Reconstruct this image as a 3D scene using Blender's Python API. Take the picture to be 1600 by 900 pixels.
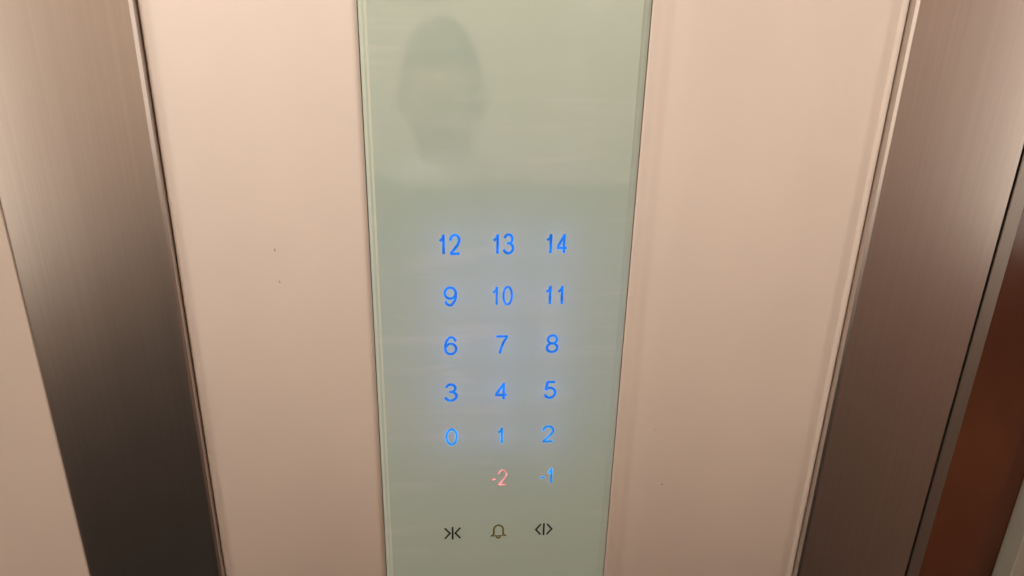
import bpy, bmesh, math, random
from mathutils import Vector, Matrix
S = bpy.context.scene
for o in list(bpy.data.objects): bpy.data.objects.remove(o)
C = S.collection

# ------------------------------------------------------------------ camera
F = Vector((0.09279024, 0.9247473, -0.36909673)); RT = Vector((0.99559155, -0.09126822, 0.02162342)); UP = Vector((0.0136906, 0.36947603, 0.9291394))
CAM = Vector((-0.04192008, -0.48424241, 0.16039479))
cd = bpy.data.cameras.new('camera'); cam = bpy.data.objects.new('camera', cd); C.objects.link(cam)
m = Matrix((RT, UP, -F)).transposed().to_4x4(); m.translation = CAM
cam.matrix_world = m
cd.sensor_width = 36; cd.lens = 1154.98/1600*36; cd.clip_start = 0.01; cd.clip_end = 50
S.camera = cam
# ------------------------------------------------------------------ world, lamps, exposure
W = bpy.data.worlds.new('World'); S.world = W; W.use_nodes = True
W.node_tree.nodes['Background'].inputs[0].default_value = (1, .85, .7, 1)
W.node_tree.nodes['Background'].inputs[1].default_value = 0.02
S.view_settings.view_transform = 'Standard'; S.view_settings.look = 'None'
S.view_settings.exposure = 0.22; S.view_settings.gamma = 1.0
CEIL, FLOOR, REAR, LEFT, RIGHT = 1.02, -1.45, -1.32, -.74, .82
LAMPS = [(-.28, -.23, 7.2, 0), (.60, -.32, .1, 0), (-.24, -.84, 2.5, 1), (.42, -.84, 2.8, 1)]   # x, y, watts, 1 = tilted to wash the rear wall; all but the first are added
for (x, y, w, tilt) in LAMPS:
    ld = bpy.data.lights.new('downlight_lamp', 'AREA'); ld.shape = 'DISK'; ld.size = .055
    ld.energy = w; ld.color = (1, .97, .92)
    lo = bpy.data.objects.new('downlight_lamp', ld); C.objects.link(lo); lo.location = (x, y, CEIL-.012)
    if not tilt: ld.spread = math.radians(165)
    if tilt: lo.rotation_euler = (-math.radians(34), 0, 0); ld.spread = math.radians(75); lo.location.z = CEIL-.03
S.cycles.max_bounces = 8

# ------------------------------------------------------------------ helpers
def tag(o, label=None, cat=None, group=None, kind=None):
    for k, v in (('label', label), ('category', cat), ('group', group), ('kind', kind)):
        if v: o[k] = v
    return o
def thing(name, label, cat, loc=(0, 0, 0), group=None):
    o = bpy.data.objects.new(name, None); C.objects.link(o); o.location = loc; o.empty_display_size = .02
    return tag(o, label, cat, group)
def obj(name, bm, mat, parent=None, smooth=False, bev=0, seg=3):
    me = bpy.data.meshes.new(name)
    bmesh.ops.recalc_face_normals(bm, faces=bm.faces[:]) if bm.faces and smooth != 'flat2d' else None
    bm.to_mesh(me); bm.free()
    for mm in (mat if isinstance(mat, (list, tuple)) else [mat]): me.materials.append(mm)
    o = bpy.data.objects.new(name, me); C.objects.link(o)
    if parent:
        o.parent = parent
        o.matrix_parent_inverse = Matrix.Translation(-parent.location)
    if smooth is True or bev:
        for p in me.polygons: p.use_smooth = True
    if bev:
        b = o.modifiers.new('bevel', 'BEVEL'); b.width = bev; b.segments = seg; b.limit_method = 'ANGLE'; b.harden_normals = seg > 1
        if seg == 1:
            for p in me.polygons: p.use_smooth = False
    return o
def box(bm, x0, x1, y0, y1, z0, z1):
    vs = [bm.verts.new((x, y, z)) for x in (x0, x1) for y in (y0, y1) for z in (z0, z1)]
    for f in ((0, 1, 3, 2), (4, 6, 7, 5), (0, 4, 5, 1), (2, 3, 7, 6), (0, 2, 6, 4), (1, 5, 7, 3)):
        bm.faces.new([vs[i] for i in f])
    return vs
def bx(*a):
    bm = bmesh.new(); box(bm, *a); return bm
def srgb(r, g, b):
    f = lambda c: c/12.92 if c <= .04045 else ((c+.055)/1.055)**2.4
    return (f(r/255), f(g/255), f(b/255), 1)
def mat(name, base, rough=.5, metal=0, noise=0, nscale=(20, 20, 20), rvar=0, bump=0, bscale=None, spec=.5, coat=0, coatr=.05, aniso=0, ior=1.5):
    m = bpy.data.materials.new(name); m.use_nodes = True; nt = m.node_tree; N = nt.nodes; L = nt.links
    b = N['Principled BSDF']
    b.inputs['Base Color'].default_value = (*base[:3], 1); b.inputs['Roughness'].default_value = rough
    b.inputs['Metallic'].default_value = metal; b.inputs['Specular IOR Level'].default_value = spec; b.inputs['IOR'].default_value = ior
    b.inputs['Coat Weight'].default_value = coat; b.inputs['Coat Roughness'].default_value = coatr
    b.inputs['Anisotropic'].default_value = aniso
    tc = N.new('ShaderNodeTexCoord')
    def nz(scale, sc=1, det=4):
        mp = N.new('ShaderNodeMapping'); mp.inputs['Scale'].default_value = scale
        L.new(tc.outputs['Object'], mp.inputs[0])
        n = N.new('ShaderNodeTexNoise'); n.inputs['Scale'].default_value = sc; n.inputs['Detail'].default_value = det
        L.new(mp.outputs[0], n.inputs['Vector']); return n
    if noise:
        n = nz(nscale); r = N.new('ShaderNodeMapRange'); L.new(n.outputs[0], r.inputs[0])
        r.inputs['From Min'].default_value = .3; r.inputs['From Max'].default_value = .7
        r.inputs['To Min'].default_value = 1-noise; r.inputs['To Max'].default_value = 1+noise
        mx = N.new('ShaderNodeMix'); mx.data_type = 'RGBA'; mx.blend_type = 'MULTIPLY'; mx.inputs['Factor'].default_value = 1
        mx.inputs['A'].default_value = (*base[:3], 1); L.new(r.outputs[0], mx.inputs['B']); L.new(mx.outputs['Result'], b.inputs['Base Color'])
    if rvar:
        n = nz(nscale, 1.3); r = N.new('ShaderNodeMapRange'); L.new(n.outputs[0], r.inputs[0])
        r.inputs['From Min'].default_value = .3; r.inputs['From Max'].default_value = .7
        r.inputs['To Min'].default_value = rough-rvar; r.inputs['To Max'].default_value = rough+rvar; L.new(r.outputs[0], b.inputs['Roughness'])
    if bump:
        n = nz(bscale or nscale, 1, 2); bp = N.new('ShaderNodeBump'); bp.inputs['Strength'].default_value = 1; bp.inputs['Distance'].default_value = bump
        L.new(n.outputs[0], bp.inputs['Height']); L.new(bp.outputs[0], b.inputs['Normal'])
    return m
def emit(name, col, s=1):
    m = bpy.data.materials.new(name); m.use_nodes = True; nt = m.node_tree
    nt.nodes.remove(nt.nodes['Principled BSDF']); e = nt.nodes.new('ShaderNodeEmission')
    e.inputs[0].default_value = col; e.inputs[1].default_value = s
    if 'number' in name:
        tc = nt.nodes.new('ShaderNodeTexCoord'); n = nt.nodes.new('ShaderNodeTexNoise'); n.inputs['Scale'].default_value = 160; n.inputs['Detail'].default_value = 1
        q = nt.nodes.new('ShaderNodeMapRange'); q.inputs[1].default_value = .3; q.inputs[2].default_value = .7; q.inputs[3].default_value = s*.62; q.inputs[4].default_value = s*1.10
        nt.links.new(tc.outputs['Object'], n.inputs['Vector']); nt.links.new(n.outputs[0], q.inputs[0]); nt.links.new(q.outputs[0], e.inputs[1])
    nt.links.new(e.outputs[0], nt.nodes['Material Output'].inputs[0]); return m

CREAM = mat('cream_laminate', (.69, .59, .52), .42, noise=.03, nscale=(9, 9, 5), rvar=.04, bump=.00006, bscale=(40, 40, 14), spec=.5)
STEEL = mat('brushed_steel', (.57, .52, .485), .31, metal=1, noise=.04, nscale=(700, 700, 4), rvar=.015, bump=.000002, bscale=(1500, 1500, 8))
JAMB = mat('dull_steel', (.36, .33, .30), .42, metal=1, noise=.05, nscale=(600, 600, 6))
BROWN = mat('brown_lacquer', (.125, .040, .017), .20, noise=.55, nscale=(5, 5, 3.2), spec=.5)  # broad colour noise stands in for blurred reflections in the lacquer
PALE = mat('pale_painted_metal', (.36, .33, .27), .45, noise=.03)
BEIGE = mat('beige_painted_metal', (.62, .47, .36), .45, noise=.03)
GAP = mat('gap_seal', (.09, .065, .05), .8)
EDGE = mat('glass_edge', (.16, .19, .13), .2, noise=.1)
DARK = mat('dark_rubber_floor', (.085, .076, .07), .5, noise=.1)
REARM = mat('rear_laminate', (.70, .565, .455), .45, noise=.02)
WHITE = mat('white_ceiling', (.75, .72, .66), .6)
BLACKINK = mat('black_print', (.016, .015, .010), .5)
OLIVEINK = mat('olive_print', (.17, .132, .008), .5)
# back-painted glass: paint layer that lets a little light through, under a clear glossy coat
def glass_mat():
    m = bpy.data.materials.new('back_painted_glass'); m.use_nodes = True; nt = m.node_tree; N = nt.nodes; L = nt.links
    b = N['Principled BSDF']; b.inputs['Roughness'].default_value = .06; b.inputs['IOR'].default_value = 2.0
    tc = N.new('ShaderNodeTexCoord')
    # faint unevenness of the paint
    n = N.new('ShaderNodeTexNoise'); n.inputs['Scale'].default_value = 7; n.inputs['Detail'].default_value = 3; L.new(tc.outputs['Object'], n.inputs['Vector'])
    cr = N.new('ShaderNodeValToRGB'); cr.color_ramp.elements[0].color = (.585, .735, .625, 1); cr.color_ramp.elements[1].color = (.615, .745, .645, 1)
    cr.color_ramp.elements[0].position = .35; cr.color_ramp.elements[1].position = .65
    L.new(n.outputs[0], cr.inputs[0])
    # wiping smears: long warped streaks, only in patches
    mp = N.new('ShaderNodeMapping'); mp.inputs['Scale'].default_value = (7, 1, 75); mp.inputs['Rotation'].default_value = (0, math.radians(-9), 0); L.new(tc.outputs['Object'], mp.inputs[0])
    s1 = N.new('ShaderNodeTexNoise'); s1.inputs['Scale'].default_value = 1; s1.inputs['Detail'].default_value = 3; s1.inputs['Distortion'].default_value = .7; L.new(mp.outputs[0], s1.inputs['Vector'])
    s2 = N.new('ShaderNodeTexNoise'); s2.inputs['Scale'].default_value = 11; s2.inputs['Detail'].default_value = 2; L.new(tc.outputs['Object'], s2.inputs['Vector'])
    a = N.new('ShaderNodeMapRange'); a.inputs[1].default_value = .5; a.inputs[2].default_value = .68; L.new(s1.outputs[0], a.inputs[0])
    c = N.new('ShaderNodeMapRange'); c.inputs[1].default_value = .46; c.inputs[2].default_value = .62; L.new(s2.outputs[0], c.inputs[0])
    mu = N.new('ShaderNodeMath'); mu.operation = 'MULTIPLY'; L.new(a.outputs[0], mu.inputs[0]); L.new(c.outputs[0], mu.inputs[1])
    mx = N.new('ShaderNodeMix'); mx.data_type = 'RGBA'; mx.inputs['B'].default_value = (.86, .88, .84, 1)
    k = N.new('ShaderNodeMath'); k.operation = 'MULTIPLY'; k.inputs[1].default_value = .34; L.new(mu.outputs[0], k.inputs[0]); L.new(k.outputs[0], mx.inputs['Factor'])
    L.new(cr.outputs[0], mx.inputs['A']); L.new(mx.outputs['Result'], b.inputs['Base Color'])
    r = N.new('ShaderNodeMapRange'); r.inputs[3].default_value = .06; r.inputs[4].default_value = .22; L.new(mu.outputs[0], r.inputs[0]); L.new(r.outputs[0], b.inputs['Roughness'])
    # very slight waviness of the reflection
    w = N.new('ShaderNodeTexNoise'); w.inputs['Scale'].default_value = 14; w.inputs['Detail'].default_value = 1; L.new(tc.outputs['Object'], w.inputs['Vector'])
    bp = N.new('ShaderNodeBump'); bp.inputs['Strength'].default_value = 1; bp.inputs['Distance'].default_value = .00003; L.new(w.outputs[0], bp.inputs['Height']); L.new(bp.outputs[0], b.inputs['Normal'])
    t = N.new('ShaderNodeBsdfTranslucent'); t.inputs[0].default_value = (.8, .85, .9, 1)
    ms = N.new('ShaderNodeMixShader'); ms.inputs[0].default_value = .12
    L.new(b.outputs[0], ms.inputs[1]); L.new(t.outputs[0], ms.inputs[2]); L.new(ms.outputs[0], N['Material Output'].inputs[0])
    return m
GLASS = glass_mat()

# ------------------------------------------------------------------ the setting
tag(obj('floor', bx(LEFT-.05, RIGHT+.05, REAR-.05, .08, FLOOR-.03, FLOOR), DARK), kind='structure')
tag(obj('ceiling', bx(LEFT-.05, RIGHT+.05, REAR-.05, .08, CEIL, CEIL+.03), WHITE), kind='structure')
tag(obj('backing_wall', bx(LEFT-.05, RIGHT+.05, .062, .08, FLOOR, CEIL), GAP), kind='structure')
tag(obj('rear_wall', bx(LEFT, RIGHT, REAR-.03, REAR, FLOOR, CEIL), REARM), kind='structure')
tag(obj('side_wall', bx(LEFT-.03, LEFT, REAR-.03, .062, FLOOR, CEIL), REARM), kind='structure')
LOW = mat('added_panel_dark', (.10, .09, .085), .5)
tag(obj('side_wall', bx(RIGHT, RIGHT+.03, REAR-.03, .062, FLOOR, CEIL), mat('wood_side_laminate', (.42, .27, .215), .35, noise=.2, nscale=(3, 6, 40))), kind='structure')
Z0, Z1 = FLOOR+.06, CEIL-.02

# ------------------------------------------------------------------ front of the cabin
YG = -.0022       # front of the glass
t = thing('wall_panel', 'cream laminate wall panel between the left steel post and the green glass strip', 'wall panel', (-.155, 0, Z0))
def pressed_panel(prof, back, parent):
    # a sheet folded at its edges and very slightly bowed; the right one's bow is shaped for a shade band; prof = (x, y) of the front, left to right
    bm = bmesh.new(); lo, hi = [], []
    pts = [(prof[0][0], back)]+prof+[(prof[-1][0], back)]
    for x, y in pts: lo.append(bm.verts.new((x, y, Z0))); hi.append(bm.verts.new((x, y, Z1)))
    for i in range(len(pts)-1): bm.faces.new((lo[i], lo[i+1], hi[i+1], hi[i]))
    bm.faces.new((lo[0], hi[0], hi[-1], lo[-1])); bm.faces.new(lo); bm.faces.new(hi[::-1])
    bmesh.ops.recalc_face_normals(bm, faces=bm.faces[:])
    o = obj('panel_face', bm, CREAM, parent, smooth='flat2d')
    for p in o.data.polygons: p.use_smooth = abs(p.normal.y) > .5 and abs(p.normal.z) < .5
    return o
def smooth_prof(keys, n=8):
    out = []
    for (x0, y0), (x1, y1) in zip(keys, keys[1:]):
        for k in range(n):
            u = k/n; out.append((x0+(x1-x0)*u, y0+(y1-y0)*(u*u*(3-2*u))))
    return out+[keys[-1]]
pressed_panel([(-.21845, -.0002), (-.2182, -.0009)]+smooth_prof([(-.2176, -.0011), (-.2150, 0), (-.150, .0006), (-.096, .0002)])+[(-.0916, .0002), (-.0914, .0006)], .02, t)
t2 = thing('wall_panel', 'cream laminate wall panel between the green glass strip and the right steel post', 'wall panel', (.175, 0, Z0))
pressed_panel([(.0904, .0004), (.0907, -.0004)]+smooth_prof([(.0914, -.0005), (.0985, .0000), (.1065, .0007), (.118, .0003), (.165, .0006), (.2540, .0004), (.2576, -.0007)])+[(.2586, -.0008), (.25895, -.0003)], .02, t2)
# small scuffs and specks seen on the laminate
def speck(parent, x, z, rx, rz, col, rot=0):
    bm = bmesh.new(); n = 9; vs = []
    for i in range(n):
        a = 2*math.pi*i/n; r = 1+.3*math.sin(i*2.3+x*100)
        px, pz = rx*r*math.cos(a), rz*r*math.sin(a)
        vs.append(bm.verts.new((x+px*math.cos(rot)-pz*math.sin(rot), Y_SC, z+px*math.sin(rot)+pz*math.cos(rot))))
    bm.faces.new(vs); obj('scuff_mark', bm, col, parent, smooth='flat2d')
SC = mat('scuff_brown', (.46, .36, .30), .6); SCL = mat('scuff_pale', (.78, .68, .58), .6)
Y_SC = .00048
for x, z, a, b_, r in ((-.1545, -.0030, .0006, .0011, .1), (-.1535, -.0262, .0005, .0013, .3)): speck(t, x, z, a, b_, SC, r)
Y_SC = .00022
for x, z, a, b_, r in ((.1325, -.2063, .0010, .0008, 0), (.122, -.154, .0006, .0005, 0)): speck(t2, x, z, a, b_, SC, r)

obj_l = obj('steel_post', bx(-.3300, -.2187, -.009, .03, Z0, Z1), STEEL, bev=.0017, seg=1)
tag(obj_l, 'tall brushed steel post left of the glass strip, grey and darkening downwards', 'steel post')
obj_r = obj('steel_post', bx(.2592, .3592, -.009, .03, Z0, Z1), STEEL, bev=.0017, seg=1)
tag(obj_r, 'tall brushed steel post right of the glass strip, reddish brown tint and bright left edge', 'steel post')
tag(obj('wall_panel', bx(-.60, -.3163, -.0105, .02, Z0, Z1), CREAM, bev=.0006, seg=2), 'pale pink cream wall panel at the far left beyond the steel post', 'wall panel')
tag(obj('gap_shade_strip', bx(.3593, .3608, .0, .05, Z0, Z1), mat('gap_shade_black', (.012, .009, .008), .7)), 'thin black strip standing for shade in the gap right of the right steel post', 'gap shade')  # black strip put in to paint the shade of the gap
tag(obj('door_jamb', bx(.36085, .3722, -.008, .05, Z0, Z1), JAMB, bev=.0008), 'narrow dull grey metal jamb strip just right of the thin black gap', 'door jamb')
tag(obj('door_panel', bx(.3726, .60, .030, .055, Z0, Z1), BROWN, bev=.001), 'dark reddish brown lacquered panel at the right edge of the picture', 'door panel')
t = thing('door_frame', 'pale grey metal strip with a beige edge in the bottom right corner', 'door frame', (.5, .02, Z0))
obj('frame_strip', bx(.4795, .4985, .010, .0298, Z0, Z1), PALE, t, bev=.0012)
obj('frame_edge', bx(.4988, .54, .004, .0298, Z0, Z1), BEIGE, t, bev=.0012)

# ------------------------------------------------------------------ the touch panel
P = thing('elevator_control_panel', 'pale green glass touch panel with blue floor numbers in the middle of the wall', 'control panel', (0, 0, Z0))
XL, XR = -.0909, .0899
bm = bmesh.new()
bv = .0011
def ring(x0, x1, y, z0, z1): return [bm.verts.new(v) for v in ((x0, y, z0), (x1, y, z0), (x1, y, z1), (x0, y, z1))]
bevs = [(0, .0016), (.0007, .0010), (.0022, .00055), (.0036, .00040), (.0052, 0)]
rs = [ring(XL+a, XR-a, YG+b, Z0+a, Z1-a) for a, b in bevs]
bm.faces.new(rs[-1])
for ra_, rb_ in zip(rs, rs[1:]):
    for i in range(4):
        f = bm.faces.new((ra_[i], ra_[(i+1) % 4], rb_[(i+1) % 4], rb_[i])); f.material_index = 1 if (ra_ in (rs[1], rs[3]) and i == 3) or (ra_ is rs[0] and i == 1) else 0
bv = .0016
for f in bm.faces:
    f.normal_update()
    if f.normal.y > 0: f.normal_flip()
obj('glass_plate', bm, [GLASS, mat('clear_glass_border', (.69, .77, .66), .12, ior=1.6)], P, smooth='flat2d')
bm = bmesh.new(); rr = [ring(XL, XR, y, Z0, Z1) for y in (YG+bv, .004)]
for i in range(4): bm.faces.new((rr[0][i], rr[0][(i+1) % 4], rr[1][(i+1) % 4], rr[1][i]))
obj('glass_rim', bm, EDGE, P, smooth='flat2d')
# open-fronted housing behind the glass
bm = bmesh.new(); rr = [ring(XL+.0004, XR-.0004, y, Z0, Z1) for y in (.0042, .034)]
for i in range(4): bm.faces.new((rr[0][i], rr[0][(i+1) % 4], rr[1][(i+1) % 4], rr[1][i]))
bm.faces.new(rr[1]); obj('housing', bm, mat('housing_white', (.5, .5, .5), .7), P, smooth='flat2d')

# --- characters drawn as ribbons; unit box 1 x 1
def arc(cx, cz, rx, rz, a0, a1, n=18):
    return [(cx+rx*math.cos(math.radians(a0+(a1-a0)*i/n)), cz+rz*math.sin(math.radians(a0+(a1-a0)*i/n))) for i in range(n+1)]
G = {
 '0': [(arc(.5, .5, .5, .5, 90, 450, 36), 1)],
 '1': [([(1, 0), (1, 1)], 0), ([(1.0, .98), (.66, .80), (-.10, .69)], 0)],
 '2': [([(0, .72)]+arc(.5, .72, .5, .28, 170, -20, 20)+[(.80, .46), (.35, .19), (.06, .03)], 0), ([(0, 0), (1, 0)], 0)],
 '3': [(arc(.46, .76, .44, .24, 165, -75, 18), 0), (arc(.46, .27, .54, .27, 85, -165, 22), 0), ([(.32, .53), (.56, .53)], 0)],
 '4': [([(.76, 0), (.76, 1)], 0), ([(.76, .97), (.02, .30)], 0), ([(-.02, .26), (1.04, .26)], 0)],
 '5': [([(.92, 1), (.20, 1)], 0), ([(.22, 1.0), (.06, .50)], 0), ([(.06, .52)]+arc(.48, .32, .52, .32, 128, -160, 24), 0)],
 '6': [([(.95, .78)]+arc(.53, .72, .40, .28, 20, 110, 10)+arc(.53, .46, .53, .50, 125, 180, 8)+[(0, .36)], 0), (arc(.5, .31, .5, .31, 90, 450, 34), 1)],
 '7': [([(0, 1), (1, 1)], 0), ([(1, .99), (.66, .66), (.42, .26), (.32, 0)], 0)],
 '8': [(arc(.5, .76, .42, .24, 90, 450, 30), 1), (arc(.5, .26, .5, .26, 90, 450, 34), 1)],
 '-': [([(-.16, .38), (1.16, .38)], 0)],
}
G['9'] = [([(1-x, 1-z) for x, z in pts], c) for pts, c in G['6']]
def ribbon(bm, pts, closed, t, y, mi=0, cap=True):
    pts = [Vector(p) for p in pts]
    q = [pts[0]]
    for p in pts[1:]:
        if (p-q[-1]).length > 1e-6: q.append(p)
    pts = q
    if closed: pts = pts[:-1]
    n = len(pts); L_, R_ = [], []
    for i, p in enumerate(pts):
        a = pts[(i-1) % n] if (closed or i) else None; b = pts[(i+1) % n] if (closed or i < n-1) else None
        d1 = (p-a).normalized() if a is not None else None; d2 = (b-p).normalized() if b is not None else None
        d = ((d1 or d2)+(d2 or d1)).normalized(); nn = Vector((-d.y, d.x)); base = d1 or d2
        k = 1/max(.5, nn.dot(Vector((-base.y, base.x))))
        L_.append(bm.verts.new((p.x+nn.x*t/2*k, y, p.y+nn.y*t/2*k))); R_.append(bm.verts.new((p.x-nn.x*t/2*k, y, p.y-nn.y*t/2*k)))
    for i in range(n if closed else n-1):
        j = (i+1) % n; f = bm.faces.new((L_[i], R_[i], R_[j], L_[j])); f.material_index = mi
def symbol(name, strokes, mats, label, t, rim, y0=YG-.00002):
    bm = bmesh.new()
    for s, (pts, c) in enumerate(strokes):
        if rim: 
            pp = pts
            if not c:
                a, b = Vector(pts[0]), Vector(pts[1]); e = (a-b).normalized()*rim; a2 = a+e
                c2, d2 = Vector(pts[-1]), Vector(pts[-2]); e2 = (c2-d2).normalized()*rim
                pp = [tuple(a2)]+list(pts[1:-1])+[tuple(c2+e2)]
            ribbon(bm, pp, c, t+2*rim, y0-.000008*s, 1)
        ribbon(bm, pts, c, t, y0-.00005-.000008*s, 0)
    for f in bm.faces:
        f.normal_update()
        if f.normal.y > 0: f.normal_flip()
    o = obj(name, bm, mats, P, smooth='flat2d')
    if label: o['label'] = label
    return o
H, T = .0148, .00134
COL, ROW = .037, .038485
def text_strokes(txt, cx, cz):
    two = len(txt) > 1
    wid = {'1': .0036 if two else .0038, '-': .0036}
    ws = [wid.get(ch, .0073 if two else .0091)-(0 if ch in '1-' else 0) for ch in txt]
    gap = .0034 if txt not in ('-2', '-1') else (.0014 if txt == '-2' else .0022)
    if txt == '11': gap = .0050
    tot = sum(ws)+gap*(len(txt)-1); x = cx-tot/2; out = []
    for ch, w in zip(txt, ws):
        iw = w-T; ih = H-T
        for pts, c in G[ch]:
            out.append(([(x+T/2+px*iw, cz-H/2+T/2+pz*ih) for px, pz in pts], c))
        x += w+gap
    return out
BLUE = emit('number_blue', (.012, .19, .86, 1), 1.0); RIMB = emit('number_blue_rim', (.10, .34, .98, 1), 1.0)  # paler rim paints a halo around the lit strokes
CYAN = emit('number_cyan', (.016, .25, .82, 1), 1.0); RIMC = emit('number_cyan_rim', (.16, .52, 1.0, 1), 1.0)
RED = emit('number_red', (1.0, .44, .42, 1), 1.0); RIMR = emit('number_red_rim', (.72, .18, .17, 1), 1.0)
TXT = [['12', '13', '14'], ['9', '10', '11'], ['6', '7', '8'], ['3', '4', '5'], ['0', '1', '2'], [None, '-2', '-1']]
GLOW = []
for r, row in enumerate(TXT):
    for c, tx in enumerate(row):
        if not tx: continue
        mats = [BLUE, RIMB]; coln = 'blue'
        if r == 4: mats = [CYAN, RIMC]; coln = 'light blue'
        if tx == '-1': mats = [CYAN, RIMC]; coln = 'pale blue'
        if tx == '-2': mats = [RED, RIMR]; coln = 'red'
        x, z = (c-1)*COL, -r*ROW+.0007
        T_ = T*(.8 if tx in ('10', '-2') else 1.12 if r in (3, 4) else 1)
        symbol('floor_number', text_strokes(tx, x, z), mats, 'glowing %s number %s' % (coln, tx), T_, .00034)
        GLOW.append((x, z, 1.0 if r < 4 else .8) if r < 5 else (x, z, .16 if tx == '-1' else 0))
zi = -5*ROW-.0515
h = .0108
def st(cx, pts, s): return [(cx+x*s, zi+z*s) for x, z in pts]
s = .0125
symbol('door_close_symbol', [(st(-COL, [(0, -.50), (0, .50)], s), 0), (st(-COL, [(-.50, .42), (-.17, 0), (-.50, -.42)], s), 0), (st(-COL, [(.50, .42), (.17, 0), (.50, -.42)], s), 0)], [BLACKINK], 'black door close symbol, two arrows facing a bar', .0015, 0)
symbol('door_open_symbol', [(st(COL, [(0, -.48), (0, .48)], s), 0), (st(COL, [(-.20, .42), (-.52, 0), (-.20, -.42)], s), 0), (st(COL, [(.20, .42), (.52, 0), (.20, -.42)], s), 0)], [BLACKINK], 'black door open symbol, two arrows pointing away from a bar', .0014, 0)
bell = [(-.30, -.26), (-.30, .12)]+arc(0, .14, .30, .34, 175, 5, 14)+[(.30, .12), (.30, -.26)]
symbol('alarm_bell_symbol', [(st(0, bell, s), 0), (st(0, [(-.30, -.22), (-.46, -.36), (.46, -.36), (.30, -.22)], s), 0), (st(0, arc(0, -.40, .12, .14, 185, 355, 8), s), 0), (st(0, [(-.045, .50), (.045, .50)], s), 0)], [OLIVEINK], 'olive outlined alarm bell symbol', .0014, 0)
# the LEDs behind the numbers shine through the paint of the glass
for x, z, k in GLOW:
    if k <= 0: continue
    ld = bpy.data.lights.new('number_led', 'POINT'); ld.energy = .0088*k; ld.color = (.24, .38, 1.0); ld.shadow_soft_size = .004
    lo = bpy.data.objects.new('number_led', ld); C.objects.link(lo); lo.location = (x, YG+.0145, z)

# ------------------------------------------------------------------ ceiling downlights, all but the first added for their light
LENS = emit('lamp_lens', (1, .86, .70, 1), 6)
for i, (x, y, w, tilt) in enumerate(LAMPS):
    t = thing('ceiling_downlight', ['round ceiling downlight nearest the green glass panel', 'added round ceiling lamp near the front right, lighting the panel edge', 'added round ceiling lamp above the person, washing the rear wall', 'added round ceiling lamp at the rear right, washing the rear wall'][i], 'downlight', (x, y, CEIL), 'round downlights in the ceiling')
    bm = bmesh.new()
    prof = [(.030, -.001), (.034, -.009), (.044, -.006), (.046, -.001)]; n = 32; rings = []
    for r_, z_ in prof: rings.append([bm.verts.new((x+r_*math.cos(2*math.pi*k/n), y+r_*math.sin(2*math.pi*k/n), CEIL+z_)) for k in range(n)])
    for a, b in zip(rings, rings[1:]):
        for k in range(n): bm.faces.new((a[k], a[(k+1) % n], b[(k+1) % n], b[k]))
    obj('trim_ring', bm, STEEL, t, smooth=True)
    bm = bmesh.new(); vs = [bm.verts.new((x+.0295*math.cos(2*math.pi*k/n), y+.0295*math.sin(2*math.pi*k/n), CEIL-.002)) for k in range(n)]; bm.faces.new(vs)
    obj('lens', bm, LENS, t, smooth='flat2d')
tag(obj('added_dark_panel', bx(LEFT+.013, RIGHT-.002, REAR, REAR+.012, FLOOR+.005, -.275), LOW, bev=.001), 'dark panel added low across the rear cabin wall to darken reflections', 'wall panel')  # dark panels added out of view to darken what the steel reflects
tag(obj('added_dark_panel', bx(LEFT, LEFT+.012, REAR+.013, -.02, FLOOR+.005, -.40), LOW, bev=.001), 'dark panel added low along the left cabin wall to darken reflections', 'wall panel')
tag(obj('wall_strip', bx(.262, .288, REAR, REAR+.006, -.27, CEIL-.02), WHITE, bev=.001), 'slim vertical white cover strip on the rear cabin wall', 'cover strip')

BAR = emit('added_bar_glow', (1, .90, .78, 1), 4.4)  # glowing bars added out of view so the post edges catch a highlight
for (xa, xb, y, zb, l) in ((LEFT, LEFT+.012, -.57, -.24, 'added vertical glowing bar on the left cabin wall'), (RIGHT-.012, RIGHT, -.40, -.16, 'added vertical glowing bar on the right cabin wall')):
    t = thing('added_light_bar', l, 'added light bar', (xa, y, 0), 'added vertical glowing bars on the side walls')
    obj('added_bar_body', bx(xa, xb, y-.058, y+.058, zb-.01, .97), STEEL, t, bev=.001)
    xf = (xb, xb+.004) if xa < 0 else (xa-.004, xa)
    obj('added_bar_face', bx(xf[0], xf[1], y-.05, y+.05, zb, .955), BAR, t, bev=.001)

# ------------------------------------------------------------------ the person taking the picture (seen only as a faint reflection in the glass)
SKIN = mat('skin', (.42, .24, .17), .5, noise=.05, nscale=(40, 40, 40)); SHIRT = mat('dark_cloth', (.025, .03, .04), .85, noise=.2, nscale=(80, 80, 80))
TROU = mat('trouser_cloth', (.03, .03, .035), .85); HAIR = mat('brown_hair', (.035, .022, .014), .5, noise=.3, nscale=(120, 120, 20))
per = thing('person', 'person in a dark top with short sleeves holding up a phone in one hand', 'person', (-.04, -.84, FLOOR))
def skinned(name, verts, edges, material, parent, root=0, sub=2):
    me = bpy.data.meshes.new(name); me.from_pydata([v[0] for v in verts], edges, []); me.materials.append(material)
    o = bpy.data.objects.new(name, me); C.objects.link(o); o.parent = parent; o.matrix_parent_inverse = Matrix.Translation(-parent.location)
    sk = o.modifiers.new('skin', 'SKIN'); sk.use_smooth_shade = True
    for i, v in enumerate(verts):
        r = v[1]; r = (r, r) if not isinstance(r, tuple) else r
        me.skin_vertices[0].data[i].radius = r; me.skin_vertices[0].data[i].use_root = (i == root)
    sb = o.modifiers.new('sub', 'SUBSURF'); sb.levels = sub; sb.render_levels = sub
    return o
hx, hy, hz = -.04, -.80, .0
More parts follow.
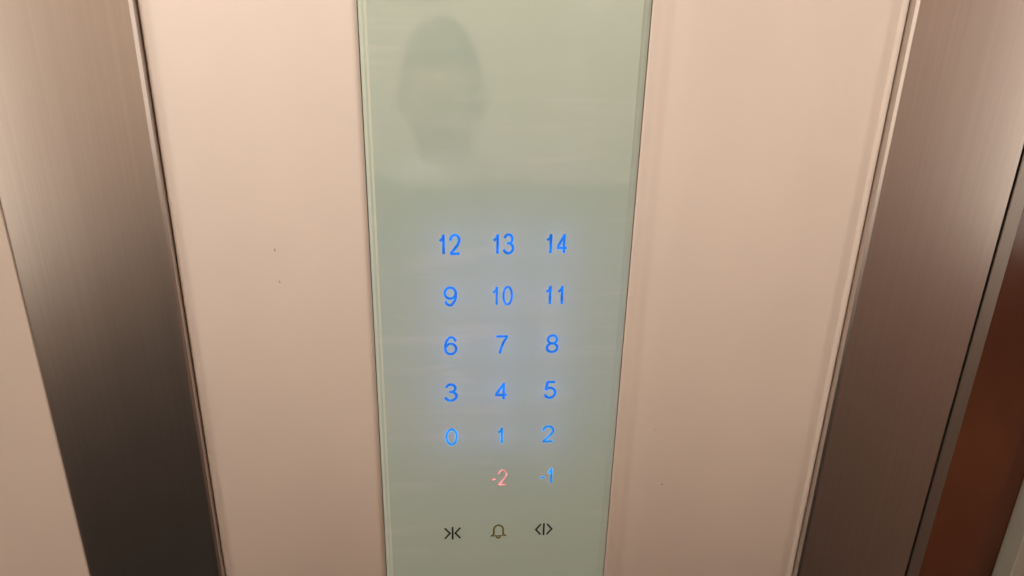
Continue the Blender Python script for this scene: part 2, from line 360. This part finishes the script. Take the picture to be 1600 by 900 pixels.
# phone pose: lens at the camera, body just behind it, running to the picture's right
PC = CAM - F*.009
def ph(r, u, f): return tuple(PC + RT*r + UP*u - F*f)
V = []; E = []
def add(p, r, link=None):
    V.append((p, r)); i = len(V)-1
    if link is not None: E.append((link, i))
    return i
pel = add((-.04, -.86, -.62), (.125, .085)); wa = add((-.04, -.865, -.48), (.115, .08), pel); ch = add((-.04, -.865, -.30), (.13, .09), wa)
nb = add((-.04, -.85, -.17), (.07, .06), ch); nk = add((-.04, -.835, -.10), .046, nb); jw = add((-.04, -.800, -.058), (.058, .060), nk)
hc = add((-.04, hy-.005, .005), (.076, .086), jw); ht = add((-.04, hy-.008, .062), (.066, .074), hc)
def arm(sd, hand_c, spread):
    sh = add((-.04+sd*.165, -.86, -.185), .046, ch)
    el = add((-.04+sd*.27, -.72, -.33), .036, sh)
    wr = add(tuple(Vector(hand_c)-Vector((spread*.01, .055, .055))), .022, el)
    pa = add(hand_c, (.030, .016), wr)
    return pa
hl = arm(-1, ph(-.150, .010, .012), 1)
sh_ = add((.125, -.86, -.185), .046, ch); el_ = add((.165, -.87, -.46), .036, sh_); wr_ = add((.165, -.83, -.68), .023, el_); hr = add((.165, -.815, -.745), (.016, .034), wr_)
for k, (dy, ln) in enumerate(((.027, .062), (.010, .072), (-.008, .068), (-.025, .055))):
    a = add((.166, -.812+dy, -.785), .0085, hr); b_ = add((.160, -.810+dy, -.785-ln*.5), .0078, a); add((.150, -.808+dy, -.785-ln*.95), .0066, b_)
a = add((.155, -.775, -.755), .0095, hr); b_ = add((.146, -.764, -.785), .0088, a); add((.142, -.760, -.808), .0075, b_)
def leg(sd):
    a = add((-.04+sd*.085, -.86, -.72), .078, pel); k = add((-.04+sd*.10, -.85, -1.03), .055, a); n_ = add((-.04+sd*.105, -.87, -1.37), .036, k)
    add((-.04+sd*.115, -.76, -1.415), .030, n_)
leg(-1); leg(1)
# five separate fingers on each hand: four behind/around the phone's lower edge, thumb up its near face
for hand, r0_, dirn in ((hl, -.150, 1),):
    for k, (ln, off) in enumerate(((.050, .018), (.056, .006), (.053, -.006), (.043, -.018))):
        a = add(ph(r0_+off*dirn, -.002, -.004), .0085, hand)
        b_ = add(ph(r0_+off*dirn+dirn*.012, -.002+ln*.45, -.012), .0078, a)
        add(ph(r0_+off*dirn+dirn*.022, -.002+ln*.75, -.010), .0068, b_)
    a = add(ph(r0_+dirn*.026, -.010, .022), .0095, hand); b_ = add(ph(r0_+dirn*.040, +.012, .022), .0088, a); add(ph(r0_+dirn*.046, +.030, .020), .0075, b_)
body = skinned('body', V, E, SKIN, per)
def ell(bm, c, r, u=20, v=14, flt=None):
    g = bmesh.ops.create_uvsphere(bm, u_segments=u, v_segments=v, radius=1)
    for q in g['verts']: q.co = Vector((q.co.x*r[0]+c[0], q.co.y*r[1]+c[1], q.co.z*r[2]+c[2]))
    if flt: bmesh.ops.delete(bm, geom=[q for q in g['verts'] if flt(q.co)], context='VERTS')
bm = bmesh.new(); ell(bm, (hx, hy-.012, .018), (.069, .090, .108), 24, 18, lambda c: c.y > hy+.035 and c.z < .060 or c.z < -.055)
obj('hair', bm, HAIR, per, smooth=True)
bm = bmesh.new(); ell(bm, (hx, hy+.078, .000), (.011, .016, .020)); obj('nose', bm, SKIN, per, smooth=True)
bm = bmesh.new(); ell(bm, (hx, hy+.058, -.043), (.023, .010, .006)); obj('mouth', bm, mat('lips', (.40, .14, .11), .4), per, smooth=True)
for sd in (-1, 1):
    bm = bmesh.new(); ell(bm, (hx+sd*.028, hy+.064, .018), (.012, .009, .006)); obj('eye', bm, mat('eye_white', (.5, .48, .45), .2), per, smooth=True)
    bm = bmesh.new(); ell(bm, (hx+sd*.070, hy-.01, -.010), (.006, .016, .028)); obj('ear', bm, SKIN, per, smooth=True)
bm = bmesh.new(); vs = []
for k in range(28):
    a = 2*math.pi*k/28; q = .008*math.cos(a)
    vs.append([bm.verts.new((-.04+math.cos(a)*rx_, -.842+math.sin(a)*ry_, z_+q)) for rx_, ry_, z_ in ((.052, .052, -.095), (.062, .060, -.102), (.095, .080, -.142), (.088, .076, -.150))])
for k in range(28):
    for j in range(3): bm.faces.new((vs[k][j], vs[(k+1) % 28][j], vs[(k+1) % 28][j+1], vs[k][j+1]))
obj('collar', bm, mat('white_collar_cloth', (.85, .84, .82), .8), per, smooth=True)
# clothing: slightly larger shells over the body
V2 = []; E2 = []
def add2(p, r, link=None):
    V2.append((p, r)); i = len(V2)-1
    if link is not None: E2.append((link, i))
    return i
a0 = add2((-.04, -.86, -.66), (.145, .10)); a1 = add2((-.04, -.865, -.48), (.135, .098), a0); a2 = add2((-.04, -.865, -.30), (.150, .108), a1); a3 = add2((-.04, -.855, -.175), (.085, .075), a2); add2((-.04, -.845, -.135), .056, a3)
s1 = add2((.125, -.86, -.19), .062, a2); e1 = add2((.165, -.87, -.40), .050, s1)
for sd, c0 in ((-1, ph(-.150, .010, .012)),):
    s1 = add2((-.04+sd*.165, -.86, -.19), .062, a2); e1 = add2((-.04+sd*.25, -.755, -.30), .050, s1)
    w1 = Vector(c0)-Vector((-sd*.01, .055, .055)); 
skinned('shirt', V2, E2, SHIRT, per)
V3 = [((-.04, -.86, -.62), (.140, .100)), ((-.04, -.86, -.70), (.135, .10))]; E3 = [(0, 1)]
for sd in (-1, 1):
    b0 = len(V3); V3 += [((-.04+sd*.085, -.86, -.80), .088), ((-.04+sd*.10, -.85, -1.03), .070), ((-.04+sd*.105, -.87, -1.36), .055)]; E3 += [(1, b0), (b0, b0+1), (b0+1, b0+2)]
skinned('trousers', V3, E3, TROU, per)
for sd in (-1, 1):
    bm = bmesh.new(); ell(bm, (-.04+sd*.115, -.80, FLOOR+.035), (.045, .13, .034)); obj('shoe', bm, TROU, per, smooth=True)
# the phone
pt = thing('phone', 'light coloured phone held up in landscape by the person', 'phone', tuple(PC))
bm = bx(-.135, .018, 0, .0078, -.016, .058)
ob = obj('phone_body', bm, mat('phone_shell', (.55, .55, .56), .3), None, bev=.003)
R4 = Matrix((RT, -F, UP)).transposed().to_4x4()
M = Matrix.Translation(PC) @ R4
ob.data.transform(M); ob.parent = pt; ob.matrix_parent_inverse = Matrix.Translation(-pt.location)
bm = bmesh.new(); n = 24
for r_, y_ in ((.0078, -.0012), (.0052, -.0014)):
    pass
ra = [bm.verts.new(M @ Vector((.0080*math.cos(2*math.pi*k/n), -.0006, .0080*math.sin(2*math.pi*k/n)))) for k in range(n)]
rb = [bm.verts.new(M @ Vector((.0058*math.cos(2*math.pi*k/n), -.0016, .0058*math.sin(2*math.pi*k/n)))) for k in range(n)]
for k in range(n): bm.faces.new((ra[k], ra[(k+1) % n], rb[(k+1) % n], rb[k]))
bm.faces.new(rb); obj('lens_ring', bm, mat('lens_ring_metal', (.7, .7, .7), .25, metal=1), pt, smooth='flat2d')
